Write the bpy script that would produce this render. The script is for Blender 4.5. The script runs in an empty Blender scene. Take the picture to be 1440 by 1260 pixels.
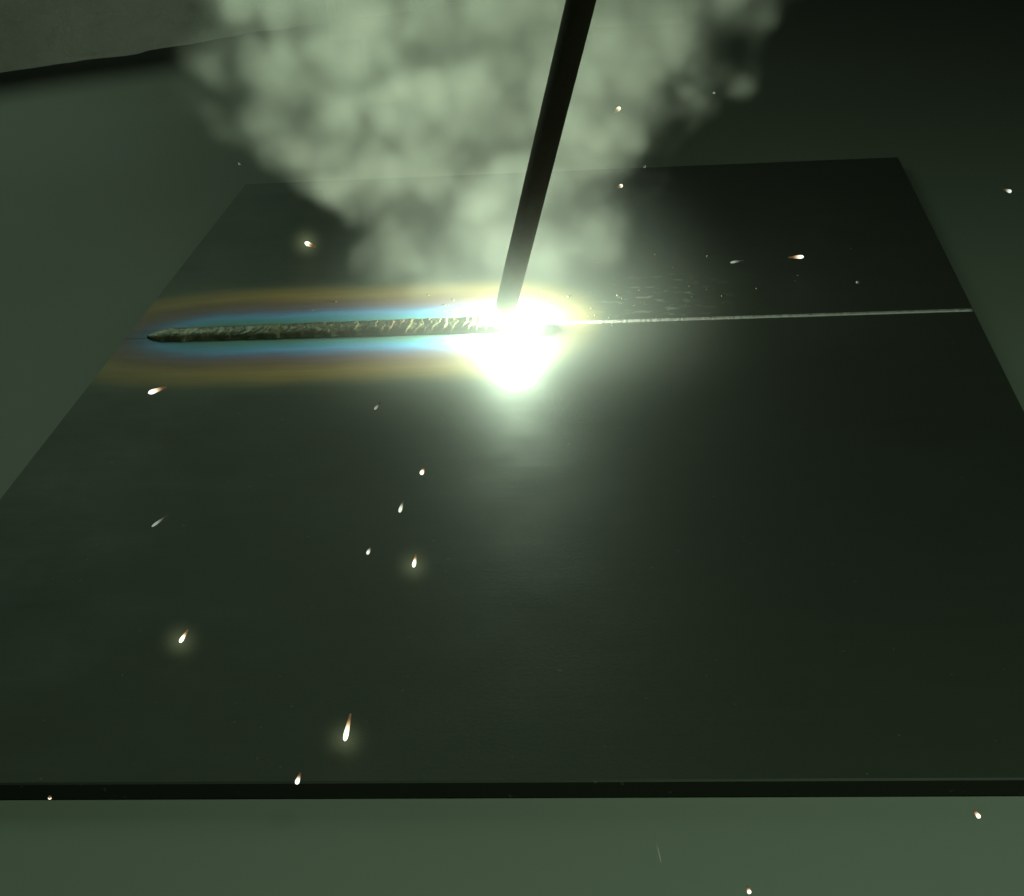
import bpy, bmesh, math, random
from mathutils import Vector, Matrix, noise
SC = bpy.context.scene
COL = SC.collection
rnd = random.Random(7)

# ------------------------------------------------------------------ camera
CAM_POS = Vector((0.03651273, -0.35914372, 0.1387859))
PITCH, ROLL, YAW = 0.44194009, -0.07122549, -0.10798619
def cam_axes():
    f = Vector((math.sin(YAW)*math.cos(PITCH), math.cos(YAW)*math.cos(PITCH), -math.sin(PITCH)))
    rt = Vector((math.cos(YAW), -math.sin(YAW), 0)); up = rt.cross(f)
    return (math.cos(ROLL)*rt + math.sin(ROLL)*up, -math.sin(ROLL)*rt + math.cos(ROLL)*up, f)
r_, u_, f_ = cam_axes()
cam = bpy.data.cameras.new('camera'); cam_o = bpy.data.objects.new('camera', cam); COL.objects.link(cam_o)
cam_o.matrix_world = Matrix(((r_.x, u_.x, -f_.x, CAM_POS.x), (r_.y, u_.y, -f_.y, CAM_POS.y), (r_.z, u_.z, -f_.z, CAM_POS.z), (0, 0, 0, 1)))
cam.sensor_width = 36; cam.lens = 2300/1440*36; cam.clip_start = 0.01; cam.clip_end = 20
SC.camera = cam_o

# ------------------------------------------------------------------ world, exposure
w = bpy.data.worlds.new('World'); SC.world = w; w.use_nodes = True
w.node_tree.nodes['Background'].inputs[0].default_value = (0.60, 1.0, 0.66, 1)
w.node_tree.nodes['Background'].inputs[1].default_value = 0.0065
SC.view_settings.view_transform = 'Standard'; SC.view_settings.look = 'None'
SC.view_settings.exposure = 0; SC.view_settings.gamma = 1
SC.cycles.volume_step_rate = 1.0
SC.cycles.volume_max_steps = 256
SC.cycles.volume_bounces = 1
SC.cycles.max_bounces = 6

# ------------------------------------------------------------------ lamps (all seen through the green welding filter)
def lamp(name, kind, loc, power, color, size=0.1, target=None, size_y=None):
    l = bpy.data.lights.new(name, kind); l.energy = power; l.color = color
    if kind == 'AREA':
        l.size = size
        if size_y: l.shape = 'RECTANGLE'; l.size_y = size_y
    else: l.shadow_soft_size = size
    o = bpy.data.objects.new(name, l); COL.objects.link(o); o.location = loc
    if target is not None:
        o.rotation_euler = (Vector(target) - Vector(loc)).to_track_quat('-Z', 'Y').to_euler()
    return o
GREEN = (0.62, 1.0, 0.66)
bl = lamp('bench_lamp', 'AREA', (0.14, -0.30, 0.36), 0.56, GREEN, 0.14, (0.12, -0.27, 0))
bl.data.spread = math.radians(120)
sh = lamp('shop_lamp', 'AREA', (-0.52, 0.85, 0.50), 0.24, (0.66, 1.0, 0.64), 0.42, (-0.08, 0.0, 0))
sh.data.spread = math.radians(75)
sl = lamp('smoke_fill_spot', 'SPOT', (-0.44, 0.36, 0.075), 10.5, (0.70, 1.0, 0.70), 0.02, (0.0, 0.05, 0.098))  # added unseen spot, aimed to brighten the smoke and clear the plates
sl.data.spot_size = math.radians(17); sl.data.spot_blend = 0.6
lamp('arc_light', 'POINT', (-0.0006, 0.0004, 0.0034), 0.76, (0.76, 1.0, 0.72), 0.0010)

# ------------------------------------------------------------------ helpers
def tag(o, label=None, cat=None, group=None, kind=None):
    if label: o['label'] = label
    if cat: o['category'] = cat
    if group: o['group'] = group
    if kind: o['kind'] = kind
    return o
def obj(name, bm, mat, parent=None, smooth=True):
    me = bpy.data.meshes.new(name); bm.to_mesh(me); bm.free()
    if smooth:
        for p in me.polygons: p.use_smooth = True
    me.materials.append(mat)
    o = bpy.data.objects.new(name, me); COL.objects.link(o)
    if parent: o.parent = parent
    return o
def box(bm, x0, x1, y0, y1, z0, z1):
    v = [bm.verts.new((x, y, z)) for z in (z0, z1) for y in (y0, y1) for x in (x0, x1)]
    for f in ((0,2,3,1), (4,5,7,6), (0,1,5,4), (2,6,7,3), (0,4,6,2), (1,3,7,5)):
        bm.faces.new([v[i] for i in f])
    return v
class NT:
    def __init__(s, name):
        s.m = bpy.data.materials.new(name); s.m.use_nodes = True; s.t = s.m.node_tree
        s.t.nodes.clear(); s.out = s.n('ShaderNodeOutputMaterial')
    def n(s, t, **k):
        nd = s.t.nodes.new(t)
        for a, b in k.items(): setattr(nd, a, b)
        return nd
    def l(s, a, b):
        if isinstance(a, (int, float, tuple)): b.default_value = a
        else: s.t.links.new(a, b)
    def math(s, op, a, b=0.0, c=None, clamp=False):
        nd = s.n('ShaderNodeMath', operation=op, use_clamp=clamp)
        s.l(a, nd.inputs[0]); s.l(b, nd.inputs[1])
        if c is not None: s.l(c, nd.inputs[2])
        return nd.outputs[0]
    def ss(s, v, a, b, lo=0.0, hi=1.0):
        nd = s.n('ShaderNodeMapRange', interpolation_type='SMOOTHSTEP')
        s.l(v, nd.inputs[0])
        for i, q in enumerate((a, b, lo, hi)): s.l(q, nd.inputs[i+1])
        return nd.outputs[0]
    def noise(s, vec, scale, detail=3, rough=0.5, out='Fac', dist=0.0):
        nd = s.n('ShaderNodeTexNoise'); s.l(vec, nd.inputs['Vector'])
        nd.inputs['Scale'].default_value = scale; nd.inputs['Detail'].default_value = detail
        nd.inputs['Roughness'].default_value = rough; nd.inputs['Distortion'].default_value = dist
        return nd.outputs[out]
    def scale(s, vec, v):
        nd = s.n('ShaderNodeVectorMath', operation='MULTIPLY'); s.l(vec, nd.inputs[0]); nd.inputs[1].default_value = v
        return nd.outputs[0]
    def ramp(s, fac, stops):
        nd = s.n('ShaderNodeValToRGB'); e = nd.color_ramp.elements
        while len(e) < len(stops): e.new(0.5)
        for el, (p, c) in zip(e, stops):
            el.position = p; el.color = tuple(c) + (1,) if not isinstance(c, (int, float)) else (c, c, c, 1)
        s.l(fac, nd.inputs[0]); return nd.outputs[0]
    def mix(s, fac, a, b, mode='MIX'):
        nd = s.n('ShaderNodeMix', data_type='RGBA', blend_type=mode)
        s.l(fac, nd.inputs[0]); s.l(a, nd.inputs[6]); s.l(b, nd.inputs[7]); return nd.outputs[2]
    def bump(s, h, strength, dist, normal=None):
        nd = s.n('ShaderNodeBump'); s.l(h, nd.inputs['Height'])
        nd.inputs['Strength'].default_value = strength; nd.inputs['Distance'].default_value = dist
        if normal: s.l(normal, nd.inputs['Normal'])
        return nd.outputs[0]
    def bsdf(s, color, rough, metal=0.0, normal=None, spec=0.5):
        nd = s.n('ShaderNodeBsdfPrincipled'); s.l(color, nd.inputs['Base Color']); s.l(rough, nd.inputs['Roughness'])
        s.l(metal, nd.inputs['Metallic']); nd.inputs['Specular IOR Level'].default_value = spec
        if normal: s.l(normal, nd.inputs['Normal'])
        s.t.links.new(nd.outputs[0], s.out.inputs['Surface']); return nd
    def pos(s): return s.n('ShaderNodeNewGeometry').outputs['Position']

# ------------------------------------------------------------------ materials
def plate_material():
    t = NT('mill_scale_steel'); p = t.pos()
    sep = t.n('ShaderNodeSeparateXYZ'); t.l(p, sep.inputs[0]); X, Y = sep.outputs[0], sep.outputs[1]
    # distance (metres) from the heated line of the weld: an isotherm drawn out along the seam
    left = t.math('MULTIPLY', t.math('MAXIMUM', t.math('SUBTRACT', -0.070, X), 0.0), 0.70)
    right = t.math('MULTIPLY', t.math('MAXIMUM', t.math('ADD', X, 0.004), 0.0), 1.25)
    dx = t.math('ADD', left, right)
    wob = t.math('MULTIPLY', t.math('SUBTRACT', t.noise(p, 60, 3), 0.5), 0.004)
    d = t.math('ADD', t.math('POWER', t.math('ADD', t.math('MULTIPLY', dx, dx), t.math('MULTIPLY', Y, Y)), 0.5), wob)
    # tint gain weaker at left, painting in the arc light's falloff; lower past arc
    dn = t.math('DIVIDE', d, 0.040)
    base = t.mix(t.noise(p, 35, 5, 0.6), (0.0190, 0.0186, 0.0142, 1), (0.0270, 0.0260, 0.0195, 1))
    streak = t.noise(t.scale(p, (30, 420, 1)), 1.0, 4, 0.6)
    base = t.mix(t.math('MULTIPLY', streak, 0.5), base, (0.031, 0.032, 0.026, 1))
    tint = t.ramp(dn, [(0.0, (0.10, 0.12, 0.08)), (0.12, (0.09, 0.16, 0.13)), (0.20, (0.075, 0.23, 0.32)), (0.28, (0.11, 0.26, 0.50)),
                       (0.345, (0.12, 0.15, 0.28)), (0.41, (0.15, 0.10, 0.14)), (0.50, (0.17, 0.095, 0.06)), (0.61, (0.26, 0.155, 0.055)),
                       (0.73, (0.19, 0.125, 0.045)), (0.85, (0.07, 0.072, 0.045))])
    col = t.mix(t.ss(dn, 0.68, 0.98, 1.0, 0.0), base, tint)
    gain = t.math('MULTIPLY', t.ss(X, -0.105, -0.060, 0.60, 0.80), t.ss(X, -0.004, 0.014, 1.0, 0.40))
    gain = t.math('MULTIPLY', gain, t.math('ADD', 0.72, t.math('MULTIPLY', t.noise(t.scale(p, (60, 500, 1)), 1.0, 4, 0.6), 0.55)))
    col = t.mix(gain, base, col)
    spots = t.ss(t.noise(p, 900, 2, 0.5), 0.72, 0.78)
    col = t.mix(t.math('MULTIPLY', spots, 0.35), col, (0.16, 0.17, 0.14, 1))
    rough = t.math('ADD', 0.55, t.math('MULTIPLY', t.noise(p, 45, 5, 0.65), 0.16))
    rough = t.math('ADD', rough, t.math('MULTIPLY', streak, 0.06))
    h = t.math('ADD', t.math('MULTIPLY', streak, 0.5), t.noise(p, 1500, 3, 0.6))
    # scuffs and small wandering scratches
    scr = t.ss(t.noise(t.scale(p, (230, 420, 1)), 1.0, 3, 0.55, 'Fac', 0.6), 0.56, 0.70)
    dm = t.n('ShaderNodeVectorMath', operation='DISTANCE'); t.l(p, dm.inputs[0]); dm.inputs[1].default_value = (0.034, 0.016, 0)
    scr = t.math('MULTIPLY', scr, t.ss(dm.outputs['Value'], 0.004, 0.024, 1, 0))
    col = t.mix(t.math('MULTIPLY', scr, 0.5), col, (0.20, 0.21, 0.18, 1))
    n = t.bump(h, 0.05, 0.00025)
    n = t.bump(t.noise(p, 18, 2), 0.10, 0.0015, n)
    t.bsdf(col, rough, 0.55, n)
    return t.m
def edge_material():
    t = NT('ground_bare_steel'); p = t.pos()
    s = t.noise(t.scale(p, (900, 150, 150)), 1.0, 3, 0.6)
    col = t.mix(s, (0.20, 0.17, 0.17, 1), (0.40, 0.34, 0.34, 1))
    sep = t.n('ShaderNodeSeparateXYZ'); t.l(p, sep.inputs[0])
    col = t.mix(t.ss(sep.outputs[0], -0.05, 0.0), (0.035, 0.060, 0.070, 1), col)
    t.bsdf(col, 0.55, 0.35, t.bump(s, 0.5, 0.0003)); return t.m
def table_material():
    t = NT('painted_bench_steel'); p = t.pos()
    a = t.noise(p, 6, 4, 0.55); b = t.noise(p, 120, 4, 0.6)
    col = t.mix(a, (0.108, 0.107, 0.090, 1), (0.118, 0.117, 0.100, 1))
    col = t.mix(t.math('MULTIPLY', t.ss(b, 0.60, 0.75), 0.06), col, (0.09, 0.085, 0.07, 1))
    t.bsdf(col, t.math('ADD', 0.6, t.math('MULTIPLY', a, 0.1)), 0.0, t.bump(t.noise(p, 900, 2), 0.01, 0.0003), 0.3)
    return t.m
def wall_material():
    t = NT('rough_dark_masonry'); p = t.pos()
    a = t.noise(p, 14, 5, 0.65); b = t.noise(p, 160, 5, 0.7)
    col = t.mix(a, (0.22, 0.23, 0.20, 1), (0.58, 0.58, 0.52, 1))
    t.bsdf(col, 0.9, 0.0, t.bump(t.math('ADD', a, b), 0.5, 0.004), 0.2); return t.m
def bead_material():
    t = NT('weld_slag'); p = t.pos()
    a = t.noise(p, 240, 5, 0.65)
    sep = t.n('ShaderNodeSeparateXYZ'); t.l(p, sep.inputs[0])
    col = t.mix(t.ss(a, 0.35, 0.65), (0.050, 0.044, 0.025, 1), (0.092, 0.080, 0.046, 1))
    col = t.mix(t.math('MULTIPLY', t.ss(t.noise(p, 90, 3), 0.5, 0.7), 0.5), col, (0.15, 0.065, 0.045, 1))
    t.bsdf(col, 0.42, 0.3, t.bump(t.noise(p, 900, 3, 0.6), 0.25, 0.0004)); return t.m
def flux_material():
    t = NT('electrode_flux_coating'); tc = t.n('ShaderNodeTexCoord'); p = tc.outputs['Object']
    a = t.noise(p, 1100, 4, 0.6)
    col = t.mix(a, (0.082, 0.066, 0.040, 1), (0.115, 0.092, 0.057, 1))
    col = t.mix(t.ss(t.noise(p, 1500, 2), 0.66, 0.74), col, (0.10, 0.085, 0.06, 1))
    t.bsdf(col, 0.85, 0.0, t.bump(a, 0.25, 0.0004), 0.12); return t.m
def emis(name, color, strength):
    t = NT(name); e = t.n('ShaderNodeEmission'); e.inputs[0].default_value = color + (1,); e.inputs[1].default_value = strength
    t.l(e.outputs[0], t.out.inputs['Surface']); return t.m
def spark_material(name, head, tail, s_head, s_tail, power=1.6):
    # a cooling droplet: white hot at the head, orange and dim at the tail (object z runs head 0 -> tail 1)
    t = NT(name); tc = t.n('ShaderNodeTexCoord'); sep = t.n('ShaderNodeSeparateXYZ'); t.l(tc.outputs['Generated'], sep.inputs[0])
    z = sep.outputs[2]
    e = t.n('ShaderNodeEmission')
    t.l(t.mix(t.ss(z, 0.25, 0.75), head + (1,), tail + (1,)), e.inputs[0])
    k = t.math('POWER', t.math('SUBTRACT', 1.0, t.ss(z, 0.2, 0.9)), power)
    t.l(t.math('ADD', s_tail, t.math('MULTIPLY', k, s_head)), e.inputs[1])
    t.l(e.outputs[0], t.out.inputs['Surface']); return t.m

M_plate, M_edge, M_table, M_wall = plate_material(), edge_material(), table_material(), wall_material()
M_bead, M_flux = bead_material(), flux_material()

# ------------------------------------------------------------------ setting: bench top and wall behind
TZ = -0.0030
bm = bmesh.new(); box(bm, -1.4, 1.4, -0.9, 1.6, TZ - 0.03, TZ)
tag(obj('bench_top', bm, M_table, smooth=False), kind='structure')
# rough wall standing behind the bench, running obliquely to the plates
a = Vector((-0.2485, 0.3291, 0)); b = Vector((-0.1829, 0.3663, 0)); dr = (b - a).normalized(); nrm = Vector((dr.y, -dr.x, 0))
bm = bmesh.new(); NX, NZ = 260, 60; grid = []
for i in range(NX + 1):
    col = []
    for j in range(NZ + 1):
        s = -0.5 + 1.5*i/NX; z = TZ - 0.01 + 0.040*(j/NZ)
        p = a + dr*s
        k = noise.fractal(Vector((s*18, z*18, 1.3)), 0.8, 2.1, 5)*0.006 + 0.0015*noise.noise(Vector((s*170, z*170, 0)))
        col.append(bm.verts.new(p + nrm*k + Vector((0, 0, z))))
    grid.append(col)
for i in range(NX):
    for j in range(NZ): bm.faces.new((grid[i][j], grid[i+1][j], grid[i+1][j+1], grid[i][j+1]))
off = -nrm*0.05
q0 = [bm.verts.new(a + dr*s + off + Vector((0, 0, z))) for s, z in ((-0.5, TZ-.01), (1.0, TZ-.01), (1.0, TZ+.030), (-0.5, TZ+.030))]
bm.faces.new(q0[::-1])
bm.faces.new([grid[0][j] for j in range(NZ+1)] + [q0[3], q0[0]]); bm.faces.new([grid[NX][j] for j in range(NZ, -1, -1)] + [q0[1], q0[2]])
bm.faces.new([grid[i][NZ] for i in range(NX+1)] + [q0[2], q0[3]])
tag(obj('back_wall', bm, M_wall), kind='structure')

# ------------------------------------------------------------------ the two steel plates and their ground edges
XL, XR, YF, YB = -0.0939, 0.1061, -0.1751, 0.1292
TH, CH, GAP = 0.0028, 0.0005, 0.00015
def plate(y0, y1, seam_low):
    """slab with eased arrises; on the seam side the top edge is cut back for the ground chamfer"""
    bm = bmesh.new(); e = 0.00025; zt, zb = 0.0, -TH
    ys = (y0, y1)
    if seam_low:   prof = [(y0, zb), (y1, zb), (y1, zt-e), (y1-e, zt), (y0+CH, zt), (y0, zt-CH)]
    else:          prof = [(y0, zb), (y1, zb), (y1, zt-CH), (y1-CH, zt), (y0+e, zt), (y0, zt-e)]
    L = [bm.verts.new((XL, y, z)) for y, z in prof]; R = [bm.verts.new((XR, y, z)) for y, z in prof]
    n = len(prof)
    for i in range(n): bm.faces.new((L[i], L[(i+1) % n], R[(i+1) % n], R[i]))
    bm.faces.new(L[::-1]); bm.faces.new(R)
    bmesh.ops.recalc_face_normals(bm, faces=bm.faces)
    return bm
def ground_edge(y, sgn):
    """the bright filed strip lying on the chamfer, slightly uneven"""
    bm = bmesh.new(); N = 300; rows = []
    for i in range(N + 1):
        x = XL + 0.0002 + (XR - XL - 0.0004)*i/N
        j1 = 0.00012*noise.noise(Vector((x*260, sgn, 0))); j2 = 0.0001*noise.noise(Vector((x*700, sgn, 4)))
        pts = [(y, -CH - 0.0006), (y - sgn*0.00004, -CH*0.98 + 0.00006), (y + sgn*(CH*0.5), -CH*0.5 + 0.00016 + j2),
               (y + sgn*(CH + 0.00022 + j1), 0.00006 + j2*.3), (y + sgn*(CH + 0.00032 + j1), -0.00012), (y + sgn*(CH*.9), -0.0008)]
        rows.append([bm.verts.new((x, yy, zz)) for yy, zz in pts])
    n = 6
    for i in range(N):
        for k in range(n): bm.faces.new((rows[i][k], rows[i][(k+1) % n], rows[i+1][(k+1) % n], rows[i+1][k]))
    bm.faces.new(rows[0]); bm.faces.new(rows[-1][::-1]); bmesh.ops.recalc_face_normals(bm, faces=bm.faces)
    return bm
pr = obj('steel_plate', plate(GAP, YB, True), M_plate, smooth=False)
tag(pr, 'dark steel plate behind the seam, partly hidden by rising smoke', 'steel plate', 'two steel plates being welded edge to edge')
obj('ground_edge', ground_edge(GAP, 1), M_edge, pr)
pf = obj('steel_plate', plate(YF, -GAP, False), M_plate, smooth=False)
tag(pf, 'dark steel plate in front of the seam with the arc glare on it', 'steel plate', 'two steel plates being welded edge to edge')
obj('ground_edge', ground_edge(-GAP, -1), M_edge, pf)

# ------------------------------------------------------------------ weld bead
def bead():
    bm = bmesh.new(); N, K = 900, 28; x0, x1 = -0.0888, 0.0035; rows = []
    for i in range(N + 1):
        s = i/N; x = x0 + (x1 - x0)*s
        tap = min(1.0, ((x - x0)/0.0045))**0.5 if x > x0 else 0.0
        hw = (0.0041 + 0.0006*s)*max(tap, .02) * (1 + 0.10*noise.noise(Vector((x*220, 0, 3))))
        hh = (0.0014 + 0.0003*s)*max(tap, .02) * (1 + 0.14*noise.noise(Vector((x*160, 5, 0))))
        row = []
        for k in range(K + 1):
            v = -1 + 2*k/K
            y = v*hw*(1 + 0.06*noise.noise(Vector((x*500, v*2, 9))))
            # crescent ripples, arched back toward the start of the weld
            ph = (x + 0.0016*v*v + 0.0011*noise.noise(Vector((x*300, v*2, 2))))/0.00215
            fr = ph - math.floor(ph)
            rip = (fr**0.6)*(1 - max(0, (fr - .82)/.18))*0.00026*(0.2 + 1.6*s*s)*(0.6 + 0.8*abs(noise.noise(Vector((math.floor(ph)*3.1, 0, 0)))))
            z = hh*(1 - v*v)**0.62 + rip*(1 - v*v)**.5 + 0.00018*noise.fractal(Vector((x*300, y*300, 0)), 0.8, 2, 3)*(1 - v*v)**.4
            row.append(bm.verts.new((x, y, z - 0.0002*abs(v)**6)))
        rows.append(row)
    for i in range(N):
        for k in range(K): bm.faces.new((rows[i][k], rows[i+1][k], rows[i+1][k+1], rows[i][k+1]))
    # underside so the bead is a closed body sunk in the joint
    for i in range(N): bm.faces.new((rows[i][0], rows[i][K], rows[i+1][K], rows[i+1][0]))
    bm.faces.new(rows[0]); bm.faces.new(rows[-1][::-1])
    return bm
wb = obj('weld_bead', bead(), M_bead)
bm = bmesh.new(); box(bm, XL + 0.0001, -0.084, -0.0012, 0.0012, -0.0014, 0.00006)
obj('fused_root', bm, M_plate, wb, smooth=False)
tag(wb, 'rippled brown weld bead lying along the left half of the seam', 'weld bead')

# fine spatter frozen on the plates round the arc: nobody could count it
bm = bmesh.new()
for i in range(170):
    r = abs(rnd.gauss(0, 0.026)) + 0.010; an = rnd.uniform(0, 2*math.pi)
    x, y = 0.006 + r*math.cos(an)*1.2, r*math.sin(an)
    if y < -0.004 or abs(y) < 0.0012 or (x < 0 and abs(y) < 0.006) or not (XL + .004 < x < XR - .004): continue
    s = rnd.choice((0.00008, 0.00010, 0.00014, 0.00022)) * rnd.uniform(.8, 1.3)
    bmesh.ops.create_icosphere(bm, subdivisions=1, radius=s, matrix=Matrix.Translation((x, y, s*0.35)) @ Matrix.Diagonal((rnd.uniform(.9, 1.9), 1, .75, 1)))
tag(obj('weld_spatter', bm, M_bead), kind='stuff')

# ------------------------------------------------------------------ electrode
TIP = Vector((-0.0014, 0.0006, 0.0048)); AX = Vector((0.0232 + 0.0014, -0.0796 - 0.0006, 0.0885 - 0.0048)).normalized()
ROD_L, ROD_R = 0.25, 0.00250
rod = bpy.data.objects.new('welding_electrode', None); COL.objects.link(rod); rod.empty_display_size = 0.01
rod.location = TIP; rod.rotation_euler = AX.to_track_quat('Z', 'Y').to_euler()
tag(rod, 'dark flux coated welding rod leaning over the bright arc', 'welding electrode')
def turned(profile, K=40, rag=0.0, seed=0):
    bm = bmesh.new(); rows = []
    for i, (z, r) in enumerate(profile):
        rows.append([bm.verts.new(((r + rag*noise.noise(Vector((math.cos(2*math.pi*k/K)*2, math.sin(2*math.pi*k/K)*2, z*300 + seed))))*math.cos(2*math.pi*k/K),
                                   (r + rag*noise.noise(Vector((math.cos(2*math.pi*k/K)*2, math.sin(2*math.pi*k/K)*2, z*300 + seed))))*math.sin(2*math.pi*k/K), z)) for k in range(K)])
    for i in range(len(rows) - 1):
        for k in range(K): bm.faces.new((rows[i][k], rows[i][(k+1) % K], rows[i+1][(k+1) % K], rows[i+1][k]))
    bm.faces.new(rows[0][::-1]); bm.faces.new(rows[-1]); return bm
prof = [(0.0014, 0.0014), (0.0002, 0.00165), (0.0, ROD_R*.90), (0.0003, ROD_R*.985)] + [(0.001 + (ROD_L - 0.001)*(i/260), ROD_R) for i in range(261)]
obj('flux_coating', turned(prof, 44, 0.00003), M_flux, rod)
obj('core_wire', turned([(0.0006, 0.0007), (0.0003, 0.0013), (0.0009, 0.0015), (0.0013, 0.0015)], 24), emis('molten_core', (1.0, 0.97, 0.88), 14), rod)

# ------------------------------------------------------------------ the arc: burning plasma and an added halo for its glare
arc = bpy.data.objects.new('welding_arc', None); COL.objects.link(arc); arc.empty_display_size = 0.005
arc.location = (0.0026, -0.0018, 0.0)
tag(arc, 'blinding white arc burning under the rod tip on the seam', 'welding arc')
bm = bmesh.new(); bmesh.ops.create_uvsphere(bm, u_segments=32, v_segments=20, radius=1.0, matrix=Matrix.Translation((0, 0, 0.0010)) @ Matrix.Diagonal((0.0046, 0.0032, 0.0012, 1)))
obj('plasma', bm, emis('arc_plasma', (0.97, 1.0, 0.96), 8.0), arc)
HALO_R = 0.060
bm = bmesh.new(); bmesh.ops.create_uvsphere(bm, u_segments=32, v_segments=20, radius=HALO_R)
t = NT('arc_glare'); tc = t.n('ShaderNodeTexCoord'); ln = t.n('ShaderNodeVectorMath', operation='LENGTH'); t.l(tc.outputs['Object'], ln.inputs[0])
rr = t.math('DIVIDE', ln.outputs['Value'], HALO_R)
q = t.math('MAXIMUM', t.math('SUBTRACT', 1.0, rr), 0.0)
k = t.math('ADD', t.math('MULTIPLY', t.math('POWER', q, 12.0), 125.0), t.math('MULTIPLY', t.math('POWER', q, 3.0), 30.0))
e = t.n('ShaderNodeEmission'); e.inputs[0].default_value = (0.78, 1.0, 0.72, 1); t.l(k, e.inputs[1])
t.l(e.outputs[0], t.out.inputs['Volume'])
ho = obj('arc_glare', bm, t.m, arc); ho.location = (0.0002, -0.0185, 0.0016); tag(ho, kind='stuff')  # added emissive ball, set toward the camera, stands for glare and bloom

# ------------------------------------------------------------------ smoke
# the density is a field of rounded, warped billows baked once into a voxel grid by geometry nodes
SX0, SX1, SY0, SY1, SZ0, SZ1 = -0.125, 0.115, 0.004, 0.094, 0.0006, 0.102
VOX = 0.0009
SMOKE_D = 40.0
def smoke_tree():
    g = bpy.data.node_groups.new('smoke_field', 'GeometryNodeTree')
    g.interface.new_socket('Geometry', in_out='INPUT', socket_type='NodeSocketGeometry')
    g.interface.new_socket('Geometry', in_out='OUTPUT', socket_type='NodeSocketGeometry')
    t = NT.__new__(NT); t.t = g
    p = t.n('GeometryNodeInputPosition').outputs[0]
    sep = t.n('ShaderNodeSeparateXYZ'); t.l(p, sep.inputs[0]); X, Y, Z = sep.outputs
    zn = t.math('DIVIDE', Z, 0.15)
    def curve(pts):
        nd = t.n('ShaderNodeFloatCurve'); c = nd.mapping.curves[0]
        pts = [(a/0.15, (b + 0.15)/0.30) for a, b in pts]
        while len(c.points) < len(pts): c.points.new(0.5, 0.5)
        for q, (a, b) in zip(c.points, pts): q.location = (a, b)
        nd.mapping.update(); t.l(zn, nd.inputs['Value'])
        return t.math('SUBTRACT', t.math('MULTIPLY', nd.outputs[0], 0.30), 0.15)
    left = curve([(0, -0.042), (0.010, -0.046), (0.022, -0.060), (0.032, -0.072), (0.05, -0.084), (0.07, -0.088), (0.15, -0.110)])
    right = curve([(0, 0.033), (0.012, 0.038), (0.024, 0.038), (0.034, 0.045), (0.047, 0.058), (0.065, 0.070), (0.15, 0.100)])
    yc = t.math('ADD', 0.036, t.math('MULTIPLY', Z, 0.12))
    hy = t.math('ADD', 0.020, t.math('MULTIPLY', Z, 0.22))
    cx = t.math('MULTIPLY', t.math('ADD', left, right), 0.5)
    hx = t.math('MULTIPLY', t.math('SUBTRACT', right, left), 0.5)
    ux = t.math('DIVIDE', t.math('SUBTRACT', X, cx), hx); uy = t.math('DIVIDE', t.math('SUBTRACT', Y, yc), hy)
    rad = t.math('POWER', t.math('ADD', t.math('POWER', t.math('ABSOLUTE', ux), 2.6), t.math('MULTIPLY', uy, uy)), 0.5)
    env = t.math('SUBTRACT', 1.0, rad)
    def warp(v, sc, amp):
        nz = t.n('ShaderNodeVectorMath', operation='SUBTRACT'); t.l(t.noise(v, sc, 2, 0.5, 'Color'), nz.inputs[0]); nz.inputs[1].default_value = (.5, .5, .5)
        ad = t.n('ShaderNodeVectorMath', operation='ADD'); t.l(v, ad.inputs[0]); t.l(t.scale(nz.outputs[0], (amp, amp, amp)), ad.inputs[1]); return ad.outputs[0]
    pw = warp(p, 45, 0.011)
    def cell(sc):
        v = t.n('ShaderNodeTexVoronoi', feature='SMOOTH_F1'); v.inputs['Scale'].default_value = sc; v.inputs['Smoothness'].default_value = 0.10
        t.l(pw, v.inputs['Vector']); return v.outputs['Distance']
    bs = t.math('ADD', t.math('MULTIPLY', cell(60), 0.55), t.math('MULTIPLY', cell(125), 0.30))
    b = t.math('ADD', t.math('MULTIPLY', cell(38), 0.62), bs)
    b = t.math('ADD', b, t.math('MULTIPLY', t.noise(pw, 120, 3, 0.55), 0.16))
    f = t.math('ADD', t.math('MULTIPLY', env, 1.8), t.math('SUBTRACT', 0.63, b))
    dens = t.ss(f, -0.08, 0.55)
    inner = t.math('ADD', 0.25, t.ss(bs, 0.16, 0.54, 1.10, 0.0))
    ad = t.n('ShaderNodeVectorMath', operation='DISTANCE'); t.l(p, ad.inputs[0]); ad.inputs[1].default_value = (0.0, 0.0, 0.0)
    low = t.math('MULTIPLY', t.ss(ad.outputs['Value'], 0.020, 0.105, 0.15, 1.0), t.ss(X, -0.088, -0.040, 0.42, 1.0))
    D = t.math('MULTIPLY', t.math('MULTIPLY', dens, inner), low)
    vc = t.n('GeometryNodeVolumeCube'); t.l(D, vc.inputs['Density'])
    vc.inputs['Min'].default_value = (SX0, SY0, SZ0); vc.inputs['Max'].default_value = (SX1, SY1, SZ1)
    for ax, a, b_ in (('X', SX0, SX1), ('Y', SY0, SY1), ('Z', SZ0, SZ1)): vc.inputs['Resolution ' + ax].default_value = int((b_ - a)/VOX)
    sm = t.n('GeometryNodeSetMaterial'); t.l(vc.outputs[0], sm.inputs[0]); sm.inputs['Material'].default_value = M_smoke
    go = t.n('NodeGroupOutput'); t.l(sm.outputs[0], go.inputs[0])
    return g
t = NT('welding_smoke'); M_smoke = t.m
v = t.n('ShaderNodeVolumePrincipled'); v.inputs['Color'].default_value = (0.94, 0.90, 0.84, 1)
v.inputs['Anisotropy'].default_value = 0.35; v.inputs['Density'].default_value = SMOKE_D
t.l(v.outputs[0], t.out.inputs['Volume'])
M_smoke.cycles.volume_step_rate = 1.0
so = bpy.data.objects.new('smoke', bpy.data.volumes.new('smoke')); COL.objects.link(so)
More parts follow.
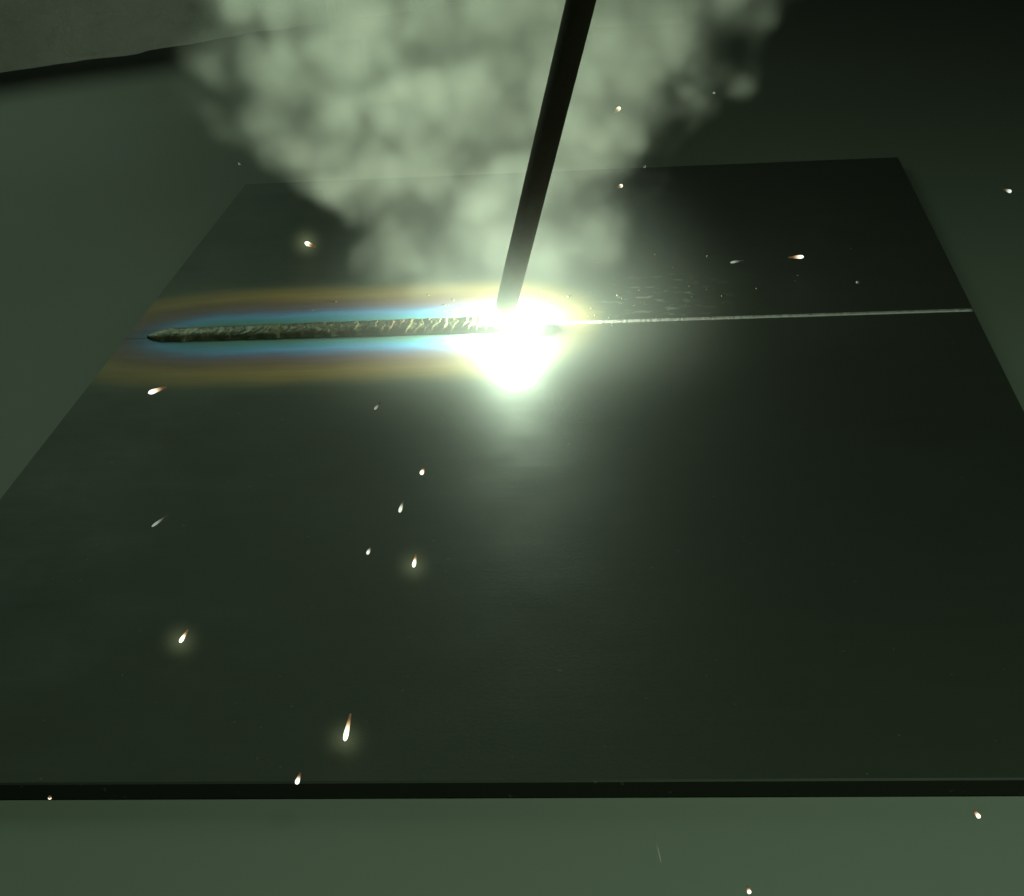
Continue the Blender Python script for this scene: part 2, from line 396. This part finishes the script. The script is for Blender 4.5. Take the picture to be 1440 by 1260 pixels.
so.data.materials.append(M_smoke)
so.modifiers.new('smoke_field', 'NODES').node_group = smoke_tree()
tag(so, kind='stuff')

# ------------------------------------------------------------------ sparks: (head, tail, radius, look)
SPARKS = [
    ((-0.0102, -0.1723, 0.0052), (-0.0103, -0.1667, 0.0056), 0.00036, 'A'),
    ((-0.007, -0.123, 0.005), (-0.007, -0.1199, 0.0054), 0.00032, 'A'),
    ((-0.041, -0.1456, 0.005), (-0.0405, -0.1429, 0.0054), 0.00031, 'A'),
    ((-0.0733, -0.0483, 0.006), (-0.0702, -0.0464, 0.0064), 0.00050, 'B'),
    ((-0.0592, 0.0522, 0.005), (-0.0559, 0.0477, 0.0054), 0.00059, 'A'),
    ((0.0694, 0.0269, 0.005), (0.066, 0.0256, 0.0054), 0.00045, 'B'),
    ((0.0245, 0.0828, 0.03), (0.0233, 0.076, 0.0304), 0.00056, 'B'),
    ((0.0254, 0.0431, 0.02), (0.0244, 0.0401, 0.0204), 0.00045, 'B'),
    ((-0.0084, -0.098, 0.01), (-0.0081, -0.0968, 0.0104), 0.00038, 'B'),
    ((-0.0096, -0.1166, 0.012), (-0.0094, -0.1134, 0.0124), 0.00030, 'C'),
    ((-0.0136, -0.1273, 0.01), (-0.0133, -0.1259, 0.0104), 0.00028, 'C'),
    ((-0.0516, -0.1201, 0.012), (-0.0497, -0.1166, 0.0124), 0.00022, 'D'),
    ((-0.0214, -0.0691, 0.01), (-0.0206, -0.067, 0.0104), 0.00025, 'D'),
    ((-0.0148, -0.1831, 0.006), (-0.0146, -0.1816, 0.0064), 0.00031, 'B'),
    ((-0.0494, -0.1836, 0.004), (-0.0493, -0.1837, 0.0044), 0.00023, 'B'),
    ((0.0724, -0.1958, 0.01), (0.0719, -0.195, 0.0104), 0.00026, 'B'),
    ((0.0441, -0.2094, 0.01), (0.0439, -0.2089, 0.0104), 0.00025, 'B'),
    ((0.034, -0.2043, 0.01), (0.0331, -0.1986, 0.0104), 0.00008, 'E'),
    ((0.1247, 0.0578, 0.01), (0.1232, 0.0586, 0.0104), 0.00046, 'C'),
    ((0.0519, 0.0217, 0.006), (0.055, 0.0218, 0.0064), 0.00029, 'D'),
    ((0.0801, 0.0047, 0.006), (0.0806, 0.0035, 0.0064), 0.00026, 'D'),
    ((0.0518, 0.1376, 0.02), (0.0518, 0.1377, 0.0204), 0.00041, 'D'),
    ((0.0309, 0.0774, 0.015), (0.0307, 0.0767, 0.0154), 0.00037, 'D'),
    ((-0.0916, 0.1165, 0.01), (-0.0911, 0.1158, 0.0104), 0.00039, 'D'),
]
SLAB = ['largest orange tailed spark falling near the front edge of the plate',
 'haloed spark low in the middle, just under the thin pair of streaks', 'haloed spark floating over the left front of the plate',
 'thick short slanting spark just under the left end of the weld', 'round glowing spark above the weld, left of the smoke',
 'horizontal bright spark over the rear plate at right', 'fat spark high against the smoke right of the rod',
 'small round spark in the smoke, below the fat high one', 'small white spark nearest below the arc glare',
 'thin upright streak spark between the glare and the haloed middle spark', 'tiny tailed spark left of the haloed middle spark',
 'long thin dim slanting streak over the left of the plate', 'faint short streak just under the weld near the glare',
 'small yellow spark right at the front edge of the plate', 'tiny dot spark at far left on the dark front edge',
 'small spark over the bench at far right below the plate edge', 'small spark at the very bottom of the picture',
 'very faint long thin streak over the front of the bench', 'small pale spark over the bench beyond the right plate edge',
 'dim horizontal streak between the smoke foot and the bright right spark', 'dim tiny spark just above the seam at far right',
 'tiny speck spark at the right rim of the smoke high up', 'tiny speck spark at the right rim of smoke near the back edge',
 'tiny speck spark by the rear left corner of the plates']
W, O = (1.0, 0.95, 0.74), (1.0, 0.60, 0.26)
SM = {'A': spark_material('spark_white_hot', W, O, 2.4, 0.12), 'B': spark_material('spark_hot', W, O, 1.7, 0.09),
      'C': spark_material('spark_cooling', (0.95, 1, .85), (0.8, 0.75, 0.5), 0.9, 0.06), 'D': spark_material('spark_dim', (0.8, 0.9, .72), (0.6, 0.6, 0.45), 0.35, 0.05),
      'E': spark_material('spark_faint', (0.7, 0.8, .6), (0.6, 0.7, 0.5), 0.08, 0.09)}
def bloom_material(R_, amp):
    t = NT('spark_bloom'); tc = t.n('ShaderNodeTexCoord'); ln = t.n('ShaderNodeVectorMath', operation='LENGTH'); t.l(tc.outputs['Object'], ln.inputs[0])
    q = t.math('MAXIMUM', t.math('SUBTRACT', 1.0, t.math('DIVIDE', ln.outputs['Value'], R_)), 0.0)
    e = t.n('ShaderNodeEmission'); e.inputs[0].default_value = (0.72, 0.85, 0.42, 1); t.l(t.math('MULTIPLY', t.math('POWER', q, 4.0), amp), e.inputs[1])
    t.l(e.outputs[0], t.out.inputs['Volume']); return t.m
M_bloom = None
def teardrop(length, r, K=12):
    bm = bmesh.new(); rows = []
    n = 14
    for i in range(n + 1):
        s = i/n
        # round nose, tapering to a blunt thin tail
        if s < 0.25: rad = math.sqrt(max(0, 1 - (1 - s/0.25)**2))
        else: rad = 1 - 0.62*((s - .25)/.75)**1.1
        rows.append([bm.verts.new((max(rad, .02)*r*math.cos(2*math.pi*k/K), max(rad, .02)*r*math.sin(2*math.pi*k/K), -r + s*(length + r))) for k in range(K)])
    for i in range(n):
        for k in range(K): bm.faces.new((rows[i][k], rows[i][(k+1) % K], rows[i+1][(k+1) % K], rows[i+1][k]))
    bm.faces.new(rows[0][::-1]); bm.faces.new(rows[-1]); return bm
M_bloom = (bloom_material(0.0055, 40.0), bloom_material(0.0075, 42.0))
for (h, tl, r, k), lab in zip(SPARKS, SLAB):
    h, tl = Vector(h), Vector(tl); L = max((tl - h).length, r*1.2)
    o = obj('spark', teardrop(L, r), SM[k]); o.location = h
    o.rotation_euler = (tl - h).to_track_quat('Z', 'Y').to_euler()
    if k == 'A':  # added emissive ball imitates lens bloom round the hottest sparks
        bm = bmesh.new(); bmesh.ops.create_uvsphere(bm, u_segments=20, v_segments=12, radius=0.0085 if r > 0.0005 else 0.0060)
        tag(obj('bloom', bm, M_bloom[r > 0.0005], o), kind='stuff')
    tag(o, lab, 'spark', 'glowing sparks flying off the weld')
